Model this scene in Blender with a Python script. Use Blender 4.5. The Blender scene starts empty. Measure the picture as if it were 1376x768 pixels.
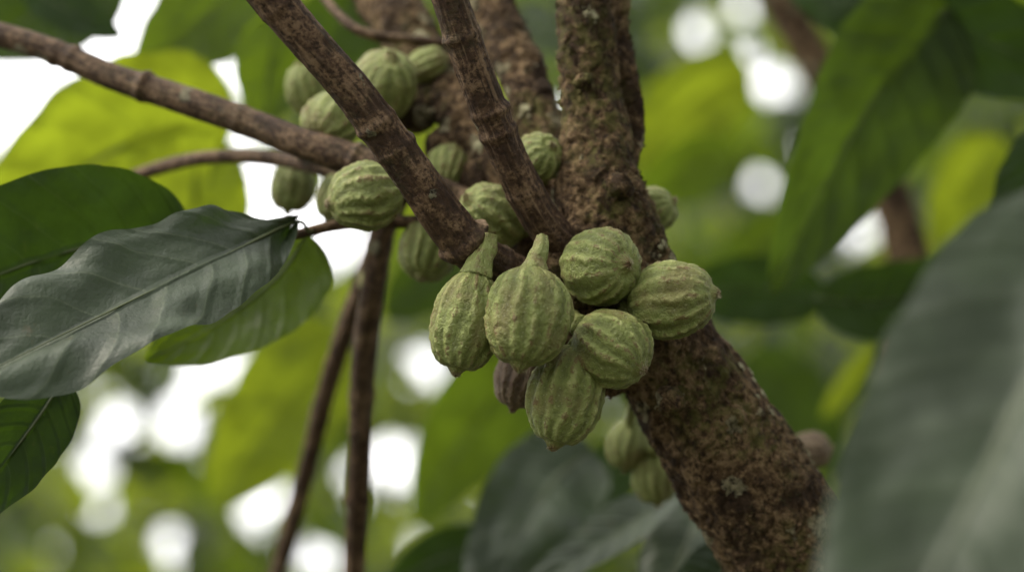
import bpy, math, random
import numpy as np
from mathutils import Vector, noise, Matrix
random.seed(7)
sc = bpy.context.scene
# ------------------------------------------------------------------ camera
LENS=85.0; PITCH=math.radians(14); CAM=Vector((0,0,1.6))
R=Vector((1,0,0)); F=Vector((0,math.cos(PITCH),math.sin(PITCH))); U=Vector((0,-math.sin(PITCH),math.cos(PITCH)))
K=36.0/(LENS*1376)
cd=bpy.data.cameras.new("camera"); cam=bpy.data.objects.new("camera",cd); sc.collection.objects.link(cam)
cam.location=CAM; cam.rotation_euler=(math.pi/2+PITCH,0,0)
cd.lens=LENS; cd.sensor_width=36; cd.clip_start=0.05; cd.clip_end=3000
cd.dof.use_dof=True; cd.dof.focus_distance=1.285; cd.dof.aperture_fstop=3.0
sc.camera=cam
sc.view_settings.view_transform='Standard'; sc.view_settings.look='None'; sc.view_settings.exposure=0

def P(x,y,d):   # image pixel x, y + depth along view axis -> world point
    return CAM+F*d+R*((x-688)*K*d)+U*((384-y)*K*d)
def D(v):       # right, up, toward-viewer direction -> world
    return (R*v[0]+U*v[1]-F*v[2]).normalized()
def to_pixel(p):  # world point -> image pixel x, y and view depth
    q=p-CAM; d=q.dot(F)
    if d<=0.05: return None
    return (688+q.dot(R)/(K*d), 384-q.dot(U)/(K*d), d)

# ------------------------------------------------------------------ world
w=bpy.data.worlds.new("World"); sc.world=w; w.use_nodes=True
nt=w.node_tree; nt.nodes.clear()
sky=nt.nodes.new('ShaderNodeTexSky'); sky.sky_type='NISHITA'; sky.sun_disc=False
SUN=Vector((-0.66,-0.10,0.78)).normalized()
sky.sun_elevation=math.asin(SUN.z); sky.sun_rotation=math.atan2(SUN.x,SUN.y)
sky.dust_density=4; sky.air_density=1.0
mx=nt.nodes.new('ShaderNodeMixRGB'); mx.inputs[0].default_value=0.8; mx.inputs[2].default_value=(26,25.6,25.6,1)
bg=nt.nodes.new('ShaderNodeBackground'); bg.inputs[1].default_value=0.15
wo=nt.nodes.new('ShaderNodeOutputWorld')
nt.links.new(sky.outputs[0],mx.inputs[1]); nt.links.new(mx.outputs[0],bg.inputs[0]); nt.links.new(bg.outputs[0],wo.inputs[0])
sl=bpy.data.lights.new("sun",'SUN'); sl.energy=2.9; sl.angle=math.radians(11); sl.color=(1,0.91,0.74)
so=bpy.data.objects.new("sun",sl); sc.collection.objects.link(so); so.rotation_euler=SUN.to_track_quat('Z','Y').to_euler(); so.location=(0,0,12)

# ------------------------------------------------------------------ node helper
class NB:
    def __init__(s,name):
        s.m=bpy.data.materials.new(name); s.m.use_nodes=True; s.t=s.m.node_tree; s.t.nodes.clear()
        s.out=s.t.nodes.new('ShaderNodeOutputMaterial')
    def n(s,ty,**k):
        a=s.t.nodes.new(ty)
        for q,v in k.items(): setattr(a,q,v)
        return a
    def l(s,a,b): s.t.links.new(a,b)
    def val(s,x,inp):
        if isinstance(x,(int,float)): inp.default_value=x
        elif isinstance(x,tuple): inp.default_value=x if len(x)==4 or inp.type=='VECTOR' else (*x,1)
        else: s.l(x,inp)
    def math(s,op,a,b=0.0,c=None,clamp=False):
        m=s.n('ShaderNodeMath',operation=op,use_clamp=clamp); s.val(a,m.inputs[0]); s.val(b,m.inputs[1])
        if c is not None: s.val(c,m.inputs[2])
        return m.outputs[0]
    def ss(s,x,lo,hi,a=0.0,b=1.0):
        m=s.n('ShaderNodeMapRange',interpolation_type='SMOOTHSTEP'); s.val(x,m.inputs[0])
        for i,v in enumerate((lo,hi,a,b)): m.inputs[i+1].default_value=v
        return m.outputs[0]
    def mix(s,f,a,b,bt='MIX'):
        m=s.n('ShaderNodeMixRGB',blend_type=bt); s.val(f,m.inputs[0]); s.val(a,m.inputs[1]); s.val(b,m.inputs[2]); return m.outputs[0]
    def noise(s,vec,scale,det=4,rough=0.55,dist=0.0):
        m=s.n('ShaderNodeTexNoise'); s.l(vec,m.inputs['Vector']); m.inputs['Scale'].default_value=scale
        m.inputs['Detail'].default_value=det; m.inputs['Roughness'].default_value=rough; m.inputs['Distortion'].default_value=dist
        return m.outputs[0]
    def vor(s,vec,scale,feat='F1',out=0):
        m=s.n('ShaderNodeTexVoronoi',feature=feat); s.l(vec,m.inputs['Vector']); m.inputs['Scale'].default_value=scale
        return m.outputs[out]
    def bump(s,h,dist,stren=1.0,nrm=None):
        m=s.n('ShaderNodeBump'); s.l(h,m.inputs['Height']); m.inputs['Distance'].default_value=dist; m.inputs['Strength'].default_value=stren
        if nrm is not None: s.l(nrm,m.inputs['Normal'])
        return m.outputs[0]

def leaf_mat(name,base,vein,trans,tw,rough,nv=8,spec=0.5):
    b=NB(name); uv=b.n('ShaderNodeTexCoord').outputs['UV']; ob=b.n('ShaderNodeTexCoord').outputs['Object']
    sp=b.n('ShaderNodeSeparateXYZ'); b.l(uv,sp.inputs[0])
    s_=b.math('ABSOLUTE',b.math('MULTIPLY_ADD',sp.outputs[0],2.0,-1.0))
    side=b.math('MULTIPLY',b.math('GREATER_THAN',sp.outputs[0],0.5),0.035)
    wob=b.math('MULTIPLY',b.math('SUBTRACT',b.noise(ob,18,2),0.5),0.09)
    t=b.math('ADD',b.math('ADD',sp.outputs[1],side),wob)
    ph=b.math('MULTIPLY',b.math('SUBTRACT',t,b.math('MULTIPLY',b.math('POWER',s_,1.3),0.17)),float(nv))
    pp=b.math('PINGPONG',ph,0.5)
    vm=b.ss(pp,0.0,0.045,1.0,0.0)
    mm=b.ss(s_,0.0,0.03,1.0,0.0)
    vmask=b.math('MAXIMUM',b.math('MULTIPLY',vm,0.6),mm)
    n1=b.noise(ob,25,5,0.6); n2=b.noise(ob,160,3,0.6)
    dk=tuple(c*0.6 for c in base)
    col=b.mix(b.ss(n1,0.3,0.7),dk,base)
    col=b.mix(b.math('MULTIPLY',vmask,0.75),col,vein)
    spots=b.ss(b.noise(ob,70,4,0.7),0.64,0.72)
    col=b.mix(b.math('MULTIPLY',spots,0.5),col,(0.06,0.045,0.02))
    tc=b.mix(b.ss(n1,0.3,0.7),tuple(c*0.65 for c in trans),trans)
    tc=b.mix(b.math('MULTIPLY',vmask,0.5),tc,tuple(c*0.3 for c in trans))
    h=b.math('ADD',b.math('MULTIPLY',b.ss(pp,0.0,0.25),0.38),b.math('MULTIPLY',n2,0.4))
    h=b.math('ADD',h,b.math('MULTIPLY',b.ss(s_,0.0,0.08),0.5))
    h=b.math('ADD',h,b.math('MULTIPLY',b.noise(ob,480,2,0.5),0.14))
    nr=b.bump(h,0.0022,0.9)
    pr=b.n('ShaderNodeBsdfPrincipled'); b.l(col,pr.inputs['Base Color']); b.l(nr,pr.inputs['Normal'])
    b.l(b.math('ADD',b.math('MULTIPLY',n1,0.3),rough-0.12),pr.inputs['Roughness']); pr.inputs['Specular IOR Level'].default_value=spec
    tr=b.n('ShaderNodeBsdfTranslucent'); b.l(tc,tr.inputs[0]); b.l(nr,tr.inputs['Normal'])
    ms=b.n('ShaderNodeMixShader'); ms.inputs[0].default_value=tw; b.l(pr.outputs[0],ms.inputs[1]); b.l(tr.outputs[0],ms.inputs[2]); b.l(ms.outputs[0],b.out.inputs[0])
    return b.m

def simple_leaf(name,base,trans,tw,rough):
    b=NB(name)
    pr=b.n('ShaderNodeBsdfPrincipled'); pr.inputs['Base Color'].default_value=(*base,1); pr.inputs['Roughness'].default_value=rough
    tr=b.n('ShaderNodeBsdfTranslucent'); tr.inputs[0].default_value=(*trans,1)
    ms=b.n('ShaderNodeMixShader'); ms.inputs[0].default_value=tw; b.l(pr.outputs[0],ms.inputs[1]); b.l(tr.outputs[0],ms.inputs[2]); b.l(ms.outputs[0],b.out.inputs[0])
    return b.m
def plain(name,col):
    b=NB(name); d=b.n('ShaderNodeBsdfDiffuse'); d.inputs[0].default_value=(*col,1); b.l(d.outputs[0],b.out.inputs[0]); return b.m

M_grey=leaf_mat("leaf_glossy",(0.042,0.058,0.033),(0.085,0.105,0.06),(0.10,0.2,0.02),0.12,0.50,8,0.36)
M_gdark=leaf_mat("leaf_glossy_dark",(0.032,0.048,0.026),(0.075,0.095,0.055),(0.06,0.12,0.02),0.12,0.50,9,0.3)
M_dark=leaf_mat("leaf_dark",(0.020,0.038,0.011),(0.06,0.085,0.03),(0.07,0.14,0.010),0.25,0.52,8,0.2)
M_dmid=leaf_mat("leaf_deep_green",(0.03,0.052,0.012),(0.06,0.085,0.03),(0.10,0.17,0.010),0.42,0.55,8,0.2)
M_mid=leaf_mat("leaf_green",(0.045,0.075,0.012),(0.08,0.12,0.03),(0.19,0.29,0.012),0.5,0.5,8,0.3)
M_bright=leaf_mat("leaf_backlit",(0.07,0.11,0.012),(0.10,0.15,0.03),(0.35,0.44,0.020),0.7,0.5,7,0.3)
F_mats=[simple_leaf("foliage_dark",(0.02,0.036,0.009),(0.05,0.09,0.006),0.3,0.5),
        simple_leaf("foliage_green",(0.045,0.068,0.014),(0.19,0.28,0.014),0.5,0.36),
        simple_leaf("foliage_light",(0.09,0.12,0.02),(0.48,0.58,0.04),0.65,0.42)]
C_mats=[plain("shade_canopy_dark",(0.03,0.05,0.015)),plain("shade_canopy_green",(0.05,0.08,0.02)),plain("shade_canopy_light",(0.08,0.12,0.03))]  # leaf colours of the added out-of-view canopy that blocks skylight

def bark_mat(name,dark,mid,light,lich,lamt,moss,mamt,sc_=1.0,rough=0.85,streak=False):
    b=NB(name); ob=b.n('ShaderNodeTexCoord').outputs['Object']
    n1=b.noise(ob,45*sc_,6,0.65,0.6); n2=b.noise(ob,260*sc_,5,0.7); n3=b.noise(ob,14*sc_,3)
    col=b.mix(b.ss(n1,0.40,0.60),dark,mid)
    col=b.mix(b.math('MULTIPLY',b.ss(b.math('ADD',n2,b.math('MULTIPLY',b.math('SUBTRACT',n1,0.5),0.8)),0.5,0.66),0.75 if not streak else 0.5),col,light)
    col=b.mix(b.math('MULTIPLY',b.ss(n2,0.50,0.36),0.85),col,tuple(c*0.25 for c in dark))
    if streak:
        st=b.n('ShaderNodeAttribute',attribute_name='streak').outputs['Fac']
        col=b.mix(b.math('MULTIPLY',b.ss(st,0.6,0.95),0.6),col,light)
        col=b.mix(b.math('MULTIPLY',b.ss(st,0.5,0.15),0.8),col,tuple(c*0.5 for c in dark))
    mo=b.math('MULTIPLY',b.math('MULTIPLY',b.ss(n3,0.50,0.64),b.ss(b.noise(ob,150*sc_,4,0.7),0.42,0.6)),mamt)
    col=b.mix(mo,col,moss)
    wv=b.n('ShaderNodeVectorMath',operation='ADD'); nn=b.n('ShaderNodeTexNoise'); b.l(ob,nn.inputs['Vector']); nn.inputs['Scale'].default_value=160; nn.inputs['Detail'].default_value=4
    sm=b.n('ShaderNodeVectorMath',operation='SCALE'); b.l(nn.outputs[1],sm.inputs[0]); sm.inputs['Scale'].default_value=0.014
    b.l(ob,wv.inputs[0]); b.l(sm.outputs[0],wv.inputs[1])
    vc=b.n('ShaderNodeTexVoronoi'); b.l(wv.outputs[0],vc.inputs['Vector']); vc.inputs['Scale'].default_value=62*sc_
    vd=vc.outputs['Distance']
    rnd=b.n('ShaderNodeSeparateColor'); b.l(vc.outputs['Color'],rnd.inputs[0])
    keep=b.math('LESS_THAN',rnd.outputs[0],lamt)
    lm=b.math('MULTIPLY',b.math('MULTIPLY',b.ss(vd,0.44,0.38),keep),b.ss(n2,0.36,0.46))
    lc=b.mix(b.ss(n2,0.4,0.6),tuple(c*0.55 for c in lich),lich)
    col=b.mix(b.math('MULTIPLY',lm,0.8),col,lc)
    h=b.math('ADD',b.math('MULTIPLY',n2,1.0),b.math('MULTIPLY',n1,1.0)); h=b.math('ADD',h,b.math('MULTIPLY',lm,0.3))
    nr=b.bump(h,(0.0048 if not streak else 0.0022)/sc_,1.0)
    pr=b.n('ShaderNodeBsdfPrincipled'); b.l(col,pr.inputs['Base Color']); b.l(nr,pr.inputs['Normal']); pr.inputs['Roughness'].default_value=rough; pr.inputs['Specular IOR Level'].default_value=0.2
    b.l(pr.outputs[0],b.out.inputs[0]); return b.m
M_bark=bark_mat("bark",(0.038,0.022,0.010),(0.115,0.070,0.032),(0.23,0.16,0.085),(0.30,0.27,0.16),0.20,(0.10,0.10,0.022),0.6)
M_stem=bark_mat("stem_bark",(0.045,0.024,0.012),(0.105,0.062,0.032),(0.25,0.17,0.10),(0.22,0.21,0.13),0.06,(0.08,0.08,0.03),0.2,1.4,0.58,True)
lb=NB("lichen"); ob=lb.n('ShaderNodeTexCoord').outputs['Object']; pr=lb.n('ShaderNodeBsdfPrincipled'); ln=lb.noise(ob,350,4,0.7)
lb.l(lb.mix(lb.ss(ln,0.35,0.6),(0.10,0.08,0.04),(0.29,0.28,0.16)),pr.inputs['Base Color']); pr.inputs['Roughness'].default_value=0.9; lb.l(lb.bump(ln,0.003),pr.inputs['Normal']); lb.l(pr.outputs[0],lb.out.inputs[0]); M_lichen=lb.m

def fruit_mat(name,green,pale,groove,brown):
    b=NB(name); ob=b.n('ShaderNodeTexCoord').outputs['Object']
    at=b.n('ShaderNodeAttribute',attribute_name='ridge'); rd=at.outputs['Fac']
    n1=b.noise(ob,60,4,0.6); n2=b.noise(ob,330,4,0.7); n3=b.noise(ob,900,3,0.6)
    rdn=b.math('ADD',rd,b.math('MULTIPLY',b.math('SUBTRACT',n2,0.5),0.9))
    col=b.mix(b.ss(rdn,-0.15,0.4),groove,green)
    col=b.mix(b.math('MULTIPLY',b.ss(rdn,0.5,1.15),b.ss(n1,0.25,0.55)),col,pale)
    sp=b.math('MULTIPLY',b.ss(rd,0.25,0.85),b.ss(b.noise(ob,150,5,0.75),0.51,0.59))
    col=b.mix(b.math('MULTIPLY',sp,0.75),col,brown)
    col=b.mix(b.math('MULTIPLY',b.ss(b.noise(ob,38,3),0.48,0.68),0.4),col,brown)
    tp=b.n('ShaderNodeAttribute',attribute_name='tip').outputs['Fac']
    col=b.mix(b.math('MULTIPLY',tp,b.ss(n2,0.3,0.6)),col,brown)
    sd=b.ss(b.vor(ob,420),0.24,0.12); col=b.mix(b.math('MULTIPLY',sd,0.3),col,(0.40,0.41,0.25))
    h=b.math('ADD',b.math('ADD',b.math('MULTIPLY',n2,0.75),b.math('MULTIPLY',n3,0.45)),b.math('MULTIPLY',n1,0.5))
    nr=b.bump(h,0.0021,1.0)
    pr=b.n('ShaderNodeBsdfPrincipled'); b.l(col,pr.inputs['Base Color']); b.l(nr,pr.inputs['Normal'])
    b.l(b.ss(n2,0.3,0.7,0.42,0.65),pr.inputs['Roughness']); pr.inputs['Specular IOR Level'].default_value=0.38
    b.l(pr.outputs[0],b.out.inputs[0]); return b.m
M_fruit=fruit_mat("fruit_skin",(0.18,0.215,0.053),(0.30,0.325,0.11),(0.11,0.13,0.028),(0.125,0.070,0.026))
M_fruitb=fruit_mat("fruit_skin_brown",(0.13,0.09,0.05),(0.20,0.15,0.09),(0.06,0.04,0.02),(0.08,0.04,0.025))
M_stalk=fruit_mat("stalk_skin",(0.18,0.21,0.055),(0.28,0.30,0.10),(0.10,0.11,0.03),(0.12,0.07,0.03))

# ------------------------------------------------------------------ mesh helpers
def mkobj(name,verts,faces,mat,parent=None,smooth=True,uvs=None):
    me=bpy.data.meshes.new(name); me.from_pydata([tuple(v) for v in verts],[],faces); 
    mats=mat if isinstance(mat,list) else [mat]
    for m in mats: me.materials.append(m)
    if smooth: me.polygons.foreach_set('use_smooth',[True]*len(me.polygons))
    if uvs is not None:
        ul=me.uv_layers.new(name="UVMap"); li=np.zeros(len(me.loops),dtype=np.int32); me.loops.foreach_get('vertex_index',li)
        ul.data.foreach_set('uv',np.array(uvs,dtype=np.float32)[li].ravel())
    me.update(); o=bpy.data.objects.new(name,me); sc.collection.objects.link(o)
    if parent: o.parent=parent
    return o
def crom(pts,n):
    a=[(2*pts[0][0]-pts[1][0],pts[0][1])]+pts+[(2*pts[-1][0]-pts[-2][0],pts[-1][1])]
    out=[]
    for i in range(1,len(a)-2):
        for j in range(n):
            t=j/n; 
            def f(p0,p1,p2,p3): return 0.5*((2*p1)+(p2-p0)*t+(2*p0-5*p1+4*p2-p3)*t*t+(3*p1-p0-3*p2+p3)*t**3)
            out.append((f(a[i-1][0],a[i][0],a[i+1][0],a[i+2][0]),f(a[i-1][1],a[i][1],a[i+1][1],a[i+2][1])))
    out.append(pts[-1]); return out
def tube(pts,n,seg,disp=None,V=None,Fc=None,rec=None):
    V=[] if V is None else V; Fc=[] if Fc is None else Fc
    c=crom(pts,n); base=len(V); L=0
    T=(c[1][0]-c[0][0]).normalized(); N=T.orthogonal().normalized()
    for i,(p,r) in enumerate(c):
        T=(c[min(i+1,len(c)-1)][0]-c[max(i-1,0)][0]).normalized()
        N=(N-T*N.dot(T)).normalized(); B=T.cross(N)
        if i: L+=(p-c[i-1][0]).length
        for j in range(seg):
            th=2*math.pi*j/seg; ct,st=math.cos(th),math.sin(th)
            rr=r+(disp(L,ct,st,r) if disp else 0)
            V.append(p+(N*ct+B*st)*rr)
            if rec is not None: rec.append((L,ct,st))
    m=len(c)
    for i in range(m-1):
        for j in range(seg):
            k=(j+1)%seg; Fc.append((base+i*seg+j,base+i*seg+k,base+(i+1)*seg+k,base+(i+1)*seg+j))
    Fc.append(tuple(base+j for j in range(seg))[::-1]); Fc.append(tuple(base+(m-1)*seg+j for j in range(seg)))
    return V,Fc
def pp(lst): return [(P(x,y,d),r*K*d) for x,y,d,r in lst]

tree=bpy.data.objects.new("fruit_tree",None); sc.collection.objects.link(tree)
# ------------------------------------------------------------------ trunk
V,Fc=[],[]
main=[(1150,890,1.40,97),(1050,725,1.385,90),(968,590,1.375,83),(895,475,1.37,75),(845,375,1.365,68),(812,285,1.365,64),(803,215,1.37,50),(797,140,1.375,41),(790,60,1.38,36),(782,-60,1.39,34),(770,-180,1.42,32)]
tube(pp(main),10,32,None,V,Fc)
tube(pp([(830,240,1.375,18),(850,185,1.39,15),(842,120,1.39,15),(834,40,1.40,15),(826,-60,1.41,14),(820,-150,1.41,13)]),10,20,None,V,Fc)
tube(pp([(790,320,1.38,48),(735,200,1.43,34),(705,110,1.46,31),(665,20,1.50,31),(635,-60,1.52,30),(600,-150,1.55,30)]),10,28,None,V,Fc)
tube(pp([(790,370,1.375,50),(720,270,1.41,40),(640,175,1.45,38),(575,90,1.5,37),(515,-5,1.56,38),(470,-90,1.6,36),(440,-150,1.62,34)]),10,28,None,V,Fc)
def blob(x,y,d,r,V,Fc):
    c=P(x,y,d); rr=r*K*d; b0=len(V)
    for i in range(9):
        ph=math.pi*(i+0.5)/9
        for j in range(14):
            th=2*math.pi*j/14; V.append(c+Vector((math.sin(ph)*math.cos(th),math.sin(ph)*math.sin(th),math.cos(ph)))*rr)
    for i in range(8):
        for j in range(14):
            k=(j+1)%14; Fc.append((b0+i*14+j,b0+(i+1)*14+j,b0+(i+1)*14+k,b0+i*14+k))
    Fc.append(tuple(b0+j for j in range(14))); Fc.append(tuple(b0+8*14+j for j in range(14))[::-1])
for x,y,d,r in [(800,400,1.345,38),(760,400,1.34,36),(740,360,1.34,32),(850,440,1.345,32),(815,500,1.36,34),(770,330,1.345,34),(770,440,1.35,30),(600,200,1.45,30),(560,150,1.47,30),(640,240,1.43,28),(700,300,1.40,34),
                (985,560,1.345,18),(900,540,1.33,20),(1010,680,1.35,22),(832,250,1.34,16),(785,110,1.352,16),(1000,515,1.375,14),(1012,528,1.37,10)]: blob(x,y,d,r,V,Fc)
tmp=mkobj("tmp",V,Fc,M_bark)
rm=tmp.modifiers.new("r",'REMESH'); rm.mode='VOXEL'; rm.voxel_size=0.0011
sm=tmp.modifiers.new("s",'SMOOTH'); sm.iterations=10; sm.factor=0.6
dg=bpy.context.evaluated_depsgraph_get(); me=bpy.data.meshes.new_from_object(tmp.evaluated_get(dg)); bpy.data.objects.remove(tmp)
me.name="trunk"; nvt=len(me.vertices)
co=np.zeros(nvt*3); me.vertices.foreach_get('co',co); co=co.reshape(-1,3); no=np.zeros(nvt*3); me.vertices.foreach_get('normal',no); no=no.reshape(-1,3)
dsp=np.zeros(nvt)
for i in range(nvt):
    v=Vector(co[i]); wv=noise.noise_vector(v*120)*0.004
    q=v+wv; q=Vector((q.x,q.y,q.z*0.7))
    a=noise.fractal(v*26,0.9,2.1,4)
    c_=noise.noise(q*95); crack=math.exp(-(c_/0.10)**2)
    plate=noise.noise(q*62+Vector((9,2,4))); st=1/(1+math.exp(-plate*22))
    f=noise.noise(v*420)*0.5+noise.noise(v*210)
    dsp[i]=a*0.0022-crack*0.0014+st*0.0014+f*0.0008
co+=no*dsp[:,None]; me.vertices.foreach_set('co',co.ravel()); me.materials.clear(); me.materials.append(M_bark)
me.polygons.foreach_set('use_smooth',[True]*len(me.polygons)); me.update()
trunk=bpy.data.objects.new("trunk",me); sc.collection.objects.link(trunk); trunk.parent=tree
print("trunk verts",nvt)
def bd(L,ct,st,r): return noise.fractal(Vector((ct*2.2,st*2.2,L*14)),1,2,4)*r*0.12
low=[(P(1120,842,1.397),0.040),(P(1190,960,1.41),0.042),(Vector((0.36,1.42,1.25)),0.046),(Vector((0.47,1.45,0.8)),0.052),(Vector((0.52,1.46,0.4)),0.058),(Vector((0.54,1.46,0.12)),0.07),(Vector((0.54,1.46,-0.1)),0.10)]
V,Fc=tube(low,24,64,bd); mkobj("lower_trunk",V,Fc,M_bark,tree)

V,Fc=[],[];random.seed(3)
for _ in range(7500):
    i=random.randrange(nvt); c=Vector(co[i]); n=Vector(no[i])
    if noise.noise(c*30)<-0.05: continue
    t=n.orthogonal().normalized(); t=(Matrix.Rotation(random.uniform(0,6.28),3,n)@t); bt=n.cross(t)
    s=random.uniform(0.0008,0.0036)*random.uniform(0.5,1); lift=random.uniform(0.1,0.6)*s; b0=len(V); m=7
    ctr=c+n*(lift*0.55+0.0002)
    for j in range(m):
        a=2*math.pi*j/m; rr=s*random.uniform(0.5,1.1); V.append(ctr+t*math.cos(a)*rr+bt*math.sin(a)*rr*0.7+n*(math.cos(a)*lift+random.uniform(-0.2,0.2)*s))
    Fc.append(tuple(range(b0,b0+m)))
mkobj("bark_flakes",V,Fc,M_bark,tree,smooth=False)
# crusty lichen rosettes
V,Fc=[],[]; nl=0
while nl<52:
    i=random.randrange(nvt); c0=Vector(co[i])
    if noise.noise(c0*16+Vector((2,8,3)))<0.05: continue
    nl+=1
    d2=((co-co[i])**2).sum(1); near=np.nonzero(d2<random.uniform(0.003,0.008)**2)[0]
    for _ in range(random.randint(2,6)):
        k=int(near[random.randrange(len(near))]); c=Vector(co[k]); n=Vector(no[k]); t=n.orthogonal().normalized(); bt=n.cross(t); s=random.uniform(0.0009,0.0032); b0=len(V); m=14
        V.append(c+n*0.0009)
        for rr_,hh in ((0.55,0.0010),(1.0,0.0003)):
            for j in range(m):
                a=2*math.pi*j/m; rr=s*rr_*(1+0.45*noise.noise(Vector((math.cos(a)*1.6+k,math.sin(a)*1.6,0)))+random.uniform(-.1,.1)); V.append(c+t*math.cos(a)*rr+bt*math.sin(a)*rr+n*(hh+random.uniform(-.0002,.0003)))
        for j in range(m):
            k2=(j+1)%m; Fc.append((b0,b0+1+j,b0+1+k2)); Fc.append((b0+1+j,b0+1+m+j,b0+1+m+k2,b0+1+k2))
mkobj("lichen",V,Fc,M_lichen,tree)
bm_=NB("moss"); pr=bm_.n('ShaderNodeBsdfPrincipled'); ob=bm_.n('ShaderNodeTexCoord').outputs['Object']
bm_.l(bm_.mix(bm_.noise(ob,60),(0.06,0.045,0.02),(0.15,0.15,0.045)),pr.inputs['Base Color']); pr.inputs['Roughness'].default_value=0.9; bm_.l(pr.outputs[0],bm_.out.inputs[0])
V,Fc=[],[]
for _ in range(36000):
    i=random.randrange(nvt); c=Vector(co[i]); n=Vector(no[i])
    if noise.noise(c*22+Vector((5,5,5)))<(0.14 if c.z>1.93 else 0.36): continue
    d=(n+Vector((random.uniform(-.8,.8),random.uniform(-.8,.8),random.uniform(-.8,.8)))).normalized(); l=random.uniform(0.0008,0.0028)
    s=d.orthogonal().normalized()*0.00018; b0=len(V)
    V+= [c-s,c+s,c+d*l]; Fc.append((b0,b0+1,b0+2))
mkobj("moss_tufts",V,Fc,bm_.m,tree,smooth=False)

# ------------------------------------------------------------------ stems
def stem(name,lst,n,seg,nodes,seed,amp=0.05,mat=None):
    rnd=random.Random(seed); ns=[(rnd.uniform(0,nodes[1]),rnd.uniform(0.08,0.2),rnd.uniform(-1,1),rnd.uniform(-1,1)) for _ in range(nodes[0])]
    def f(L,ct,st,r):
        v=noise.fractal(Vector((ct*3.2+seed,st*3.2,L*9)),0.8,2,4)*amp+noise.noise(Vector((ct*9+seed,st*9,L*16)))*amp*0.7+noise.noise(Vector((ct*5+seed,st*5,L*160)))*amp*0.6
        v+=0.07*noise.noise(Vector((seed,0,L*18)))
        for l0,a,cx,cy in ns:
            e=math.exp(-((L-l0)/0.0026)**2); v+=a*e*(0.5+max(0,ct*cx+st*cy))
        return v*r
    rec=[]; V,Fc=tube(pp(lst),n,seg,f,rec=rec); o=mkobj(name,V,Fc,mat or M_stem,tree)
    a=o.data.attributes.new('streak','FLOAT','POINT')
    a.data.foreach_set('value',[0.5+0.5*noise.fractal(Vector((c*5+seed,s*5,l*28)),0.8,2,4) for l,c,s in rec])
    rn=random.Random(seed+50); HV,HF=[],[]; 
    for _ in range(int(len(V)*0.018)):
        k=rn.randrange(seg,len(V)-seg); v=Vector(V[k]); ax=(Vector(V[k+seg])-Vector(V[k-seg])).normalized()
        up=(Vector(V[(k//seg)*seg+(k%seg+1)%seg])-v).normalized(); n_=up.cross(ax).normalized()
        if n_.dot(v-(sum((Vector(V[(k//seg)*seg+j]) for j in range(0,seg,seg//4)),Vector())/4))<0: n_=-n_
        l=rn.uniform(0.0005,0.0016); wd=rn.uniform(0.0001,0.0005); b0=len(HV)
        e=(ax*rn.choice((-1,1))*rn.uniform(0.4,1)+n_*rn.uniform(0.1,0.7)).normalized()
        HV+=[v-up*wd,v+up*wd,v+e*l]; HF.append((b0,b0+1,b0+2))
    oo=mkobj("bark_fibres",HV,HF,mat or M_stem,o,smooth=False); a=oo.data.attributes.new('streak','FLOAT','POINT'); a.data.foreach_set('value',[0.6]*len(HV))
    return o
stem("stem",[(735,392,1.345,26),(690,368,1.325,28),(640,340,1.31,30),(600,297,1.30,29),(560,240,1.29,28),(480,130,1.275,27),(415,55,1.265,27),(350,-20,1.255,27),(280,-100,1.24,26)],56,72,(9,0.3),1)
stem("stem",[(790,350,1.35,24),(735,305,1.335,25),(692,230,1.32,25),(662,160,1.31,25),(632,80,1.30,24),(600,-15,1.29,24),(575,-100,1.28,22)],56,72,(8,0.25),2)
stem("stem",[(720,330,1.39,25),(620,275,1.41,24),(530,234,1.40,24),(470,213,1.405,22),(400,190,1.41,20),(330,163,1.42,20),(240,132,1.43,19),(150,103,1.44,18),(60,65,1.45,17),(-60,30,1.46,16),(-160,0,1.47,16)],40,48,(9,0.42),5)
stem("twig",[(540,262,1.42,14),(480,243,1.45,12),(430,225,1.47,11),(350,211,1.50,10),(270,213,1.52,9),(200,230,1.55,9),(110,265,1.57,8),(20,300,1.58,7)],20,24,(6,0.3),8)
stem("twig",[(600,300,1.42,10),(540,298,1.42,9),(470,300,1.41,8),(410,312,1.39,7),(380,322,1.38,6)],20,24,(3,0.1),9)
stem("hanging_stem",[(560,230,1.46,12),(525,290,1.52,14),(480,400,1.6,13),(440,520,1.65,13),(410,640,1.7,12),(365,800,1.75,12),(340,900,1.8,12)],24,24,(8,0.4),10,0.1)
stem("hanging_stem",[(560,220,1.46,14),(520,290,1.5,16),(500,400,1.52,17),(487,500,1.54,16),(483,620,1.56,15),(474,800,1.6,15),(470,900,1.62,15)],24,24,(8,0.4),11,0.1)
stem("twig",[(640,60,1.5,6),(560,55,1.48,7),(480,40,1.47,7),(420,-20,1.5,6)],12,16,(3,0.1),19)
t2=bpy.data.objects.new("background_tree",None); sc.collection.objects.link(t2)
def bgtrunk(lst):
    V,Fc=tube(pp(lst),12,24,bd); return mkobj("trunk",V,Fc,M_bark,t2)
bgtrunk([(1000,-100,2.2,24),(1050,0,2.2,24),(1110,110,2.2,25),(1170,210,2.2,27),(1212,310,2.2,28),(1225,420,2.2,29),(1225,600,2.2,30),(1230,1100,2.25,32),(1240,2600,2.5,34)])

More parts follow.
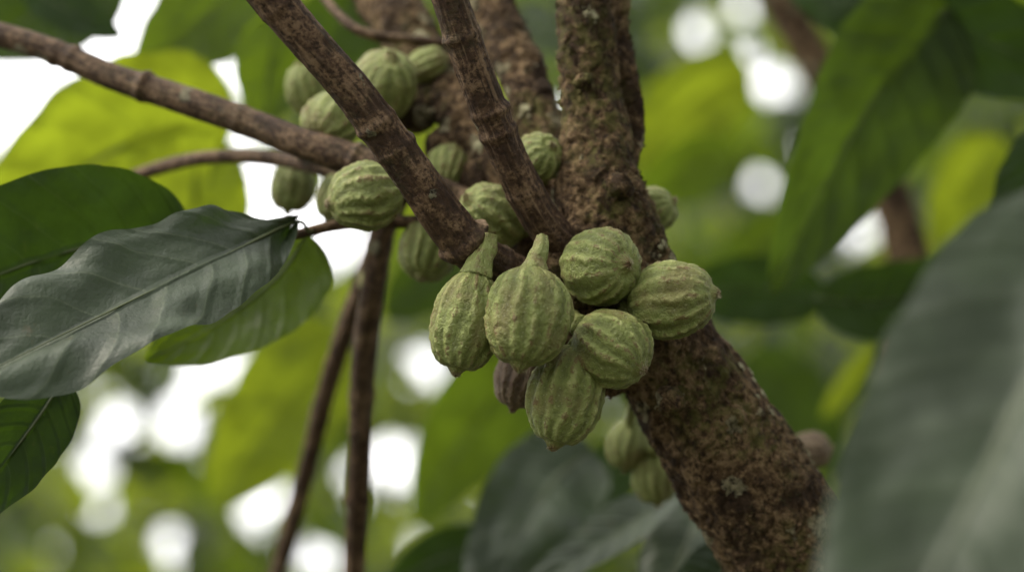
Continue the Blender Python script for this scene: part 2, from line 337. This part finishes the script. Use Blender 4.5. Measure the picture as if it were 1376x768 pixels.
# ------------------------------------------------------------------ fruits
fz=NB("fuzz"); pr=fz.n('ShaderNodeBsdfPrincipled'); ob=fz.n('ShaderNodeTexCoord').outputs['Object']
fz.l(fz.mix(fz.noise(ob,200),(0.16,0.11,0.06),(0.4,0.36,0.22)),pr.inputs['Base Color']); pr.inputs['Roughness'].default_value=0.8; fz.l(pr.outputs[0],fz.out.inputs[0]); M_fuzz=fz.m
def fruit(x,y,d,Lp,Wp,ax,seed,mat=M_fruit,nr=12,neck=0.0,root=None,amp=0.09):
    A=D(ax); c=P(x,y,d); L=Lp*K*d/2; W=Wp*K*d/2
    N=A.orthogonal().normalized(); N=Matrix.Rotation(seed*1.7,3,A)@N; B=A.cross(N)
    nt_,ns=120,168; V=[];rid=[];tip=[]
    sv=Vector((seed*3.1,seed*1.3,seed*0.7)); bend=0.07*math.sin(seed*2.2)
    for i in range(nt_+1):
        ph=math.pi*i/nt_; z=-math.cos(ph); r=math.sin(ph)**0.84*(1+0.08*z*(1 if seed%2 else -0.5))
        env=min(1,math.sin(ph)*2.0)
        for j in range(ns):
            th=2*math.pi*j/ns
            q=Vector((math.cos(th)*r,math.sin(th)*r,z))
            th2=th+0.18*noise.noise(q*1.3+sv)+0.05*noise.noise(q*4+sv)
            cs=0.5+0.5*math.cos(th2*nr); 
            mod=0.75+0.9*noise.noise(Vector((math.cos(round(th2*nr/6.2832)*2.4)*3,math.sin(round(th2*nr/6.2832)*2.4)*3,z*1.6+seed)))
            rg=cs**1.5
            wart=noise.noise(q*8+sv); w2=noise.noise(q*15+sv)
            rr=r*(1+env*(amp*(rg-0.4)*max(0.35,mod)+ amp*0.40*wart*(0.3+rg)+amp*0.15*w2)+0.06*noise.noise(q*2.0+sv))
            tp=math.exp(-(r/0.18)**2) if z>0 else 0
            zz=z+0.10*tp*(1+0.6*noise.noise(Vector((math.cos(th)*2,math.sin(th)*2,seed))))+ (0.015*wart*env)
            if z>0: zz-=0.05*math.exp(-((r-0.3)/0.12)**2)
            if z<0: zz-=neck*math.exp(-(r/0.24)**2)
            V.append(c+A*(zz*L)+N*(math.cos(th)*rr*W+bend*W*z*z)+B*(math.sin(th)*rr*W))
            rid.append(max(0,min(1,rg*env*min(1.1,0.5+mod*0.6)+(1-env)*0.5+0.28*wart))); tip.append(min(1,tp*1.3))
    Fc=[]
    for i in range(nt_):
        for j in range(ns):
            k=(j+1)%ns; Fc.append((i*ns+k,(i+1)*ns+k,(i+1)*ns+j,i*ns+j))
    o=mkobj("green_fruit",V,Fc,mat)
    for nm,dat in (("ridge",rid),("tip",tip)):
        a=o.data.attributes.new(nm,'FLOAT','POINT'); a.data.foreach_set('value',dat)
    HV,HF=[],[]; rn=random.Random(seed)
    for _ in range(80):
        a=rn.uniform(0,6.28); s0=c+A*(L*1.06)+(N*math.cos(a)+B*math.sin(a))*W*rn.uniform(0.02,0.13)
        dd=(A+(N*math.cos(a)+B*math.sin(a))*rn.uniform(-0.3,1.6)).normalized(); l=rn.uniform(0.0008,0.0022); sd=dd.orthogonal().normalized()*0.00022
        b0=len(HV); HV+=[s0-sd-dd*0.001,s0+sd-dd*0.001,s0+dd*l]; HF.append((b0,b0+1,b0+2))
    for _ in range(900):
        vv=Vector(V[rn.randrange(ns*6,len(V)-ns*2)]); n=(vv-c); n=(n-A*n.dot(A)*0.5).normalized()
        dd=(n+Vector((rn.uniform(-.6,.6),rn.uniform(-.6,.6),rn.uniform(-.6,.6)))).normalized(); l=rn.uniform(0.0004,0.0013); sd=dd.orthogonal().normalized()*0.00007
        b0=len(HV); HV+=[vv-sd,vv+sd,vv+dd*l]; HF.append((b0,b0+1,b0+2))
    mkobj("fuzz",HV,HF,M_fuzz,o,smooth=False)
    if root:
        rp=P(*root[:3]); r0=root[3]*K*d; r1=root[4]*K*d
        st=c-A*L*(0.88)
        def sf(Lx,ct,st_,r): return r*0.18*noise.noise(Vector((ct*3+seed,st_*3,Lx*90)))+r*0.08*math.cos(5*math.atan2(st_,ct))+r*0.1*noise.noise(Vector((seed,1,Lx*200)))
        V2,F2=tube([(st,r0*1.3),(st.lerp(rp,0.3)-A*L*0.04,r0),(st.lerp(rp,0.65)+B*0.0012,(r0+r1)/2),(rp,r1)],16,36,sf)
        so_=mkobj("stalk",V2,F2,M_stalk,o); a=so_.data.attributes.new("ridge",'FLOAT','POINT'); a.data.foreach_set('value',[0.55+0.5*noise.noise(Vector(v)*200) for v in V2])
    return o
fruit(628,431,1.29,138,94,(-0.20,-0.97,0.12),1,nr=12,root=(658,315,1.30,17,10),neck=0.12)
fruit(710,427,1.275,136,115,(-0.12,-0.95,0.2),2,nr=13,root=(729,318,1.29,14,8),neck=0.12)
fruit(806,358,1.312,110,104,(0.62,0.05,0.75),3,nr=13,root=(775,370,1.345,14,14),amp=0.07)
fruit(903,403,1.31,120,102,(0.95,0.13,0.25),4,nr=12,root=(840,420,1.34,14,14))
fruit(821,466,1.295,110,102,(0.72,-0.50,0.45),5,nr=12,root=(765,425,1.33,14,14))
fruit(760,531,1.30,138,103,(-0.26,-0.95,0.1),6,nr=13,root=(785,450,1.33,13,13))
fruit(700,500,1.35,100,66,(-0.2,-0.9,0.1),7,M_fruitb,root=(735,420,1.35,10,10))
fruit(491,263,1.355,102,90,(-0.93,-0.2,0.3),8,root=(550,250,1.38,12,12))
fruit(722,213,1.365,70,64,(0.5,0.45,0.7),9,root=(735,250,1.40,10,10))
fruit(662,290,1.37,100,84,(-0.6,0.4,0.5),10,root=(710,310,1.39,12,12))
fruit(873,285,1.40,74,62,(0.6,0.3,0.2),11,root=(840,300,1.38,10,10))
fruit(515,113,1.44,98,90,(0.2,0.7,0.6),12,root=(560,140,1.47,12,12),amp=0.04)
fruit(446,163,1.43,88,78,(-0.4,-0.6,0.6),13,root=(510,160,1.47,9,9))
fruit(410,120,1.5,70,52,(-0.2,0.8,0.2),14,root=(430,170,1.47,7,7))
fruit(394,248,1.52,76,60,(-0.15,-0.95,0.1),15,root=(410,200,1.43,7,7))
fruit(450,265,1.46,66,50,(-0.3,-0.9,0.1),16,root=(480,225,1.42,7,7))
fruit(577,333,1.42,92,78,(-0.2,-0.8,0.4),17,root=(600,280,1.42,9,9))
fruit(612,275,1.44,70,60,(0.2,-0.6,0.4),18,root=(620,240,1.44,9,9))
fruit(843,597,1.50,68,58,(-0.1,-0.9,0.1),19,root=(850,540,1.42,7,7))
fruit(880,641,1.50,72,62,(0.1,-0.9,0.1),20,root=(890,580,1.42,7,7))
fruit(1088,605,1.56,60,50,(0.7,0.1,0.1),21,M_fruitb,root=(1040,620,1.42,7,7))
fruit(500,380,1.56,40,34,(0.0,-0.9,0.1),22,root=(502,350,1.53,5,5))
fruit(572,88,1.47,62,46,(0.8,0.3,0.1),23,root=(545,100,1.51,6,6))
fruit(600,225,1.43,66,54,(-0.2,-0.8,0.5),24,root=(600,180,1.46,7,7))

# ------------------------------------------------------------------ individual leaves
rb=NB("midrib"); pr=rb.n('ShaderNodeBsdfPrincipled'); ob=rb.n('ShaderNodeTexCoord').outputs['Object']
rb.l(rb.mix(rb.noise(ob,60),(0.05,0.065,0.02),(0.09,0.11,0.04)),pr.inputs['Base Color']); pr.inputs['Roughness'].default_value=0.5; rb.l(pr.outputs[0],rb.out.inputs[0]); M_rib=rb.m
def leaf(base,ctrl,tip,Wp,N,mat,fold=0.18,a=0.55,b_=0.7,wave=0.05,seed=0,curl=0.0,pet=None,name="large_leaf",nv=8,twist=0.0,quilt=0.015):
    B,C,T=P(*base),P(*ctrl),P(*tip); dm=(base[2]+tip[2])/2; W=Wp*K*dm/2
    n0=D(N); nu,nvv=90,36; V=[];UVs=[]; mxw=((a/(a+b_))**a)*((b_/(a+b_))**b_)
    for i in range(nu+1):
        t=i/nu; p=B*(1-t)**2+C*2*t*(1-t)+T*t*t
        tg=((C-B)*(1-t)+(T-C)*t).normalized(); n=(n0-tg*n0.dot(tg)).normalized()
        if twist: n=Matrix.Rotation(twist*(1-t)**2,3,tg)@n
        s=n.cross(tg)
        tt=min(max(t,0.0005),0.9995); wd=W*(tt**a)*((1-tt)**b_)/mxw
        for j in range(nvv+1):
            u=2*j/nvv-1; au=abs(u); wu=u*wd*(1+0.06*noise.noise(Vector((t*9,math.copysign(3,u),seed))))
            ph=(t-0.17*au**1.3)*nv
            off=fold*au*wd - curl*au*au*wd + wave*W*au*noise.noise(Vector((t*4.5,u*1.2,seed*1.9)))*2 + quilt*W*abs(math.sin(math.pi*ph))*min(1,au*5)*(1-0.5*au)*(1+noise.noise(Vector((t*6,u,seed))))
            off+=0.12*W*noise.noise(Vector((t*2,u,seed+5)))+wave*0.6*W*au*au*noise.noise(Vector((t*12,math.copysign(2,u),seed)))
            off+=0.03*W*noise.noise(Vector((t*10,u*3,seed+9)))
            V.append(p+s*wu+n*off); UVs.append((j/nvv,t))
    Fc=[]; m=nvv+1
    for i in range(nu):
        for j in range(nvv): Fc.append((i*m+j,i*m+j+1,(i+1)*m+j+1,(i+1)*m+j))
    o=mkobj(name,V,Fc,mat,uvs=UVs)
    r0=max(0.0009,W*0.025); mid=[]
    for t in (0,0.25,0.5,0.75,0.95):
        p=B*(1-t)**2+C*2*t*(1-t)+T*t*t; mid.append((p-n0*r0*0.35,r0*(1-0.85*t)))
    if pet: 
        q=P(*pet); mid=[(q,r0*1.2),(q.lerp(B,0.55)-U*0.004,r0*1.1)]+mid
    V2,F2=tube(mid,8,10); mkobj("midrib",V2,F2,M_rib,o)
    return o

# left group
leaf((396,298,1.37),(240,370,1.27),(-90,535,1.22),200,(-0.25,0.54,0.78),M_grey,fold=0.30,seed=1,wave=0.22,curl=0.10,a=0.80,b_=0.60,pet=(440,305,1.41),nv=8,twist=-0.7,quilt=0.014)
leaf((255,326,1.40),(110,300,1.38),(-130,430,1.36),235,(0.05,-0.25,0.9),M_dark,fold=0.10,seed=2,a=0.55,b_=0.5,pet=(330,318,1.42),wave=0.08,quilt=0.03)
leaf((412,312,1.46),(380,400,1.48),(195,485,1.46),150,(-0.1,0.2,0.95),M_mid,fold=0.12,seed=3,a=0.4,b_=0.7,pet=(440,300,1.42))
leaf((85,508,1.33),(40,590,1.3),(-80,720,1.3),110,(0.5,0.1,0.85),M_dark,fold=0.12,seed=4,a=0.35,b_=0.6)
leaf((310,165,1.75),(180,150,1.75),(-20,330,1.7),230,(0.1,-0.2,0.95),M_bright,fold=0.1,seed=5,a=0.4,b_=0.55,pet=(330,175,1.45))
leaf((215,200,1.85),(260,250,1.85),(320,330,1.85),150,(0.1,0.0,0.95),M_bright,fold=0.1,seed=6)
leaf((345,-40,1.9),(290,20,1.9),(180,95,1.85),140,(0.1,0.0,0.95),M_mid,fold=0.12,seed=7)
leaf((372,20,1.75),(365,80,1.75),(352,175,1.75),100,(0.2,0.0,0.95),M_mid,fold=0.12,seed=8)
leaf((160,-60,1.8),(90,0,1.8),(-40,70,1.8),150,(0.2,0.2,0.95),M_dmid,fold=0.12,seed=9)
leaf((30,-20,1.7),(80,10,1.7),(165,50,1.7),60,(0.2,0.0,0.95),M_dark,fold=0.12,seed=10)
leaf((500,-30,1.9),(450,30,1.9),(420,120,1.9),110,(0.2,0.2,0.95),M_dmid,fold=0.12,seed=11)
# right group
leaf((1275,10,1.7),(1180,90,1.7),(1035,395,1.65),205,(0.35,0.0,0.9),M_dmid,fold=0.2,seed=12,a=0.4,b_=0.7,quilt=0.04)
leaf((1040,-70,1.75),(1220,10,1.7),(1450,110,1.7),160,(-0.1,-0.35,0.9),M_dark,fold=0.12,seed=13,a=0.5,b_=0.5)
leaf((1500,250,0.98),(1390,520,0.9),(1140,990,0.85),380,(-0.47,0.08,0.9),M_grey,fold=0.28,seed=14,a=0.5,b_=0.6,wave=0.14)
leaf((1410,170,1.6),(1360,260,1.6),(1365,380,1.6),80,(-0.2,0.0,0.9),M_dark,fold=0.2,seed=15)
leaf((930,400,1.9),(1010,375,1.9),(1108,405,1.9),95,(0.0,-0.1,0.95),M_dark,fold=0.12,seed=16,a=0.4,b_=0.4)
leaf((1095,400,1.8),(1200,420,1.8),(1320,375,1.8),110,(0.0,-0.1,0.95),M_dark,fold=0.12,seed=17,a=0.5,b_=0.5)
leaf((1300,470,1.7),(1340,440,1.7),(1400,300,1.7),90,(-0.3,0.0,0.9),M_dark,fold=0.12,seed=18)
leaf((1280,540,1.9),(1230,600,1.9),(1130,640,1.9),120,(-0.1,-0.1,0.95),M_dark,fold=0.12,seed=24)
# bottom
leaf((795,605,1.8),(720,640,1.75),(640,830,1.7),150,(0.2,0.38,0.85),M_grey,fold=0.18,seed=19,a=0.4,b_=0.6,curl=0.2,wave=0.14)
leaf((905,665,1.65),(840,710,1.6),(700,800,1.55),80,(-0.3,0.5,0.7),M_grey,fold=0.3,seed=20,a=0.5,b_=0.6)
leaf((935,635,1.7),(960,700,1.65),(860,830,1.6),120,(-0.2,0.32,0.9),M_grey,fold=0.2,seed=21,a=0.5,b_=0.6,wave=0.12)
leaf((680,740,1.8),(600,730,1.8),(520,790,1.8),80,(0,0.0,0.9),M_dark,fold=0.1,seed=22)
leaf((1010,740,1.5),(960,770,1.5),(900,830,1.5),90,(0,0.2,0.9),M_gdark,fold=0.1,seed=23)
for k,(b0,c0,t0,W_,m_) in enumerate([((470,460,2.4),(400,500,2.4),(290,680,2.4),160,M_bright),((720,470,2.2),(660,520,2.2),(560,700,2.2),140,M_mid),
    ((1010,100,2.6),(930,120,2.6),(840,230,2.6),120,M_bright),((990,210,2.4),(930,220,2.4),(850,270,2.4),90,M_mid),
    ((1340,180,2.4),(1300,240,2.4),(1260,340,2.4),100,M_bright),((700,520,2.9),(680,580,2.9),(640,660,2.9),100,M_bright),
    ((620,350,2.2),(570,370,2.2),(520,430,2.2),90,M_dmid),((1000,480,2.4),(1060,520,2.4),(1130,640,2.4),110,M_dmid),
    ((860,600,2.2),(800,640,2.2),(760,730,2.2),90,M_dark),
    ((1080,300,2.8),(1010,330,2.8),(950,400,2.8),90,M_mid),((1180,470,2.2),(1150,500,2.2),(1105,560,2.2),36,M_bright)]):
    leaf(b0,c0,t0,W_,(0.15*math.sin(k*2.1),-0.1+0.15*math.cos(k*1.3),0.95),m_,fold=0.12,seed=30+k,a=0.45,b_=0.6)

# ------------------------------------------------------------------ foliage masses
GAPS=[(158,568,16),(242,572,16),(532,622,20),(567,484,10),(345,688,14),(300,488,17),(262,505,8),(470,635,7),(120,625,8),(935,40,9),(1040,112,15),(1005,78,6),
      (40,150,60),(20,100,40),(270,110,40),(180,40,45),(200,10,30),(325,240,30),(390,275,24),(450,325,24),(300,205,18),(330,310,24),(120,125,22),(60,200,16),
      (1150,310,9),(950,210,7),(1020,250,7),(760,150,8),(435,750,10),(280,305,20),(405,310,12),(650,650,5),(600,590,5),(100,40,10),(1190,340,4),(980,330,5),(230,720,6),(560,740,6),(1000,10,7)]
gr_=random.Random(78)
for _ in range(42): GAPS.append((gr_.uniform(0,760),gr_.uniform(430,768),gr_.uniform(2,4.6)))
for _ in range(28): GAPS.append((gr_.uniform(850,1376),gr_.uniform(0,460),gr_.uniform(2,4)))
def quadleaf(V,Fc,MI,c,T,N,L,W,mi,check=True,bend=0.15):
    S=N.cross(T); rows=[]
    for t,wf in ((-0.5,0.05),(-0.3,0.75),(-0.05,1.0),(0.2,0.8),(0.4,0.35),(0.5,0.03)):
        ctr=c+T*(t*L)-N*(bend*L*t*t*2); rows.append([ctr-S*wf*W/2+N*0.12*wf*W,ctr,ctr+S*wf*W/2+N*0.12*wf*W])
    if check:
        q=to_pixel(c)
        if q:
            ext=0.5*L/(K*q[2])
            near=[g for g in GAPS if (q[0]-g[0])**2+(q[1]-g[1])**2<(g[2]+ext)**2]
            if near:
                pts=[]
                for i in range(5):
                    for a_ in range(3):
                        pts.append(rows[i][a_]); pts.append((rows[i][a_]+rows[i+1][a_])/2)
                    pts.append((rows[i][0]+rows[i][1])/2); pts.append((rows[i][1]+rows[i][2])/2)
                for p in pts:
                    q=to_pixel(p)
                    for gx,gy,gr in near:
                        if (q[0]-gx)**2+(q[1]-gy)**2<gr*gr: return False
    b0=len(V)
    for rw in rows: V.extend(rw)
    for i in range(5):
        for j in range(2): Fc.append((b0+i*3+j,b0+i*3+j+1,b0+(i+1)*3+j+1,b0+(i+1)*3+j)); MI.append(mi)
    return True
def rdir(rn):
    v=Vector((rn.gauss(0,1),rn.gauss(0,1),rn.gauss(0,1))); return v.normalized()
def foliage(name,n,dr,xr,yr,Lr,seed,mixf):
    rn=random.Random(seed); V,Fc,MI=[],[],[]
    for _ in range(n):
        d=rn.uniform(*dr); x=rn.uniform(*xr); y=rn.uniform(*yr); c=P(x,y,d)
        if c.z<0.1: continue
        T=(rdir(rn)+Vector((0,0,-0.7))).normalized(); N=(rdir(rn)*0.7+Vector((0,-0.6,0.4))); N=(N-T*N.dot(T)).normalized()
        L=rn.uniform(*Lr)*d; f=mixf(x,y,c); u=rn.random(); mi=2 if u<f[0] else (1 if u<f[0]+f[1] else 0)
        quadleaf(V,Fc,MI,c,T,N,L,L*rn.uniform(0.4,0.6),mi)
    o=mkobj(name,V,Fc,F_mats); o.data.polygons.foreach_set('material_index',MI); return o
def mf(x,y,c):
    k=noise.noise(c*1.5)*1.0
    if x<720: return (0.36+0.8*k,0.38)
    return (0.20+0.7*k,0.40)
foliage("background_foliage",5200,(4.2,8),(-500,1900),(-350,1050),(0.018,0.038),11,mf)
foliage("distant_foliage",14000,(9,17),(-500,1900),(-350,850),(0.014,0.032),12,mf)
def shade_canopy(n,seed):  # unseen leaf shell, added to shade the subject from the bright sky
    rn=random.Random(seed); V,Fc,MI=[],[],[]
    for _ in range(n):
        v=rdir(rn)
        if v.z<-0.15: continue
        if rn.random()<0.4 and v.x<0 and v.y<0.3: continue
        rad=rn.uniform(2.6,4.4); c=Vector((0,1.2,1.7))+v*rad
        if c.z<0.3: continue
        if v.dot(SUN)>0.77: continue  # opening left towards the sun so key light reaches the fruit
        q=to_pixel(c)
        if q and -350<q[0]<1726 and -400<q[1]<1100: continue
        T=rdir(rn); T=(T+Vector((0,0,-0.4))).normalized(); N=(rdir(rn)*0.6+v); N=(N-T*N.dot(T)).normalized()
        L=rn.uniform(0.35,0.55); quadleaf(V,Fc,MI,c,T,N,L,L*0.5,rn.choice((0,0,1,1,2)),False)
    o=mkobj("added_shade_canopy",V,Fc,C_mats); o.data.polygons.foreach_set('material_index',MI)
shade_canopy(4100,21)

# ------------------------------------------------------------------ ground
V,Fc=[],[]; n=90; S=1500
for i in range(n+1):
    for j in range(n+1):
        a=(i/n*2-1); b=(j/n*2-1); x=math.copysign(abs(a)**3,a)*S; y=math.copysign(abs(b)**3,b)*S
        V.append((x,y,0.06*noise.noise(Vector((x*0.5,y*0.5,0))) if abs(x)+abs(y)<60 else 0))
for i in range(n):
    for j in range(n): Fc.append((i*(n+1)+j,(i+1)*(n+1)+j,(i+1)*(n+1)+j+1,i*(n+1)+j+1))
g=NB("soil_and_litter"); ob=g.n('ShaderNodeTexCoord').outputs['Object']; pr=g.n('ShaderNodeBsdfPrincipled')
c1=g.mix(g.noise(ob,6,6,0.65),(0.05,0.035,0.02),(0.10,0.08,0.045)); c1=g.mix(g.ss(g.noise(ob,1.3,5),0.45,0.6),c1,(0.05,0.08,0.025))
g.l(c1,pr.inputs['Base Color']); pr.inputs['Roughness'].default_value=0.95; g.l(g.bump(g.noise(ob,30,6,0.7),0.03),pr.inputs['Normal']); g.l(pr.outputs[0],g.out.inputs[0])
mkobj("ground",V,Fc,g.m)
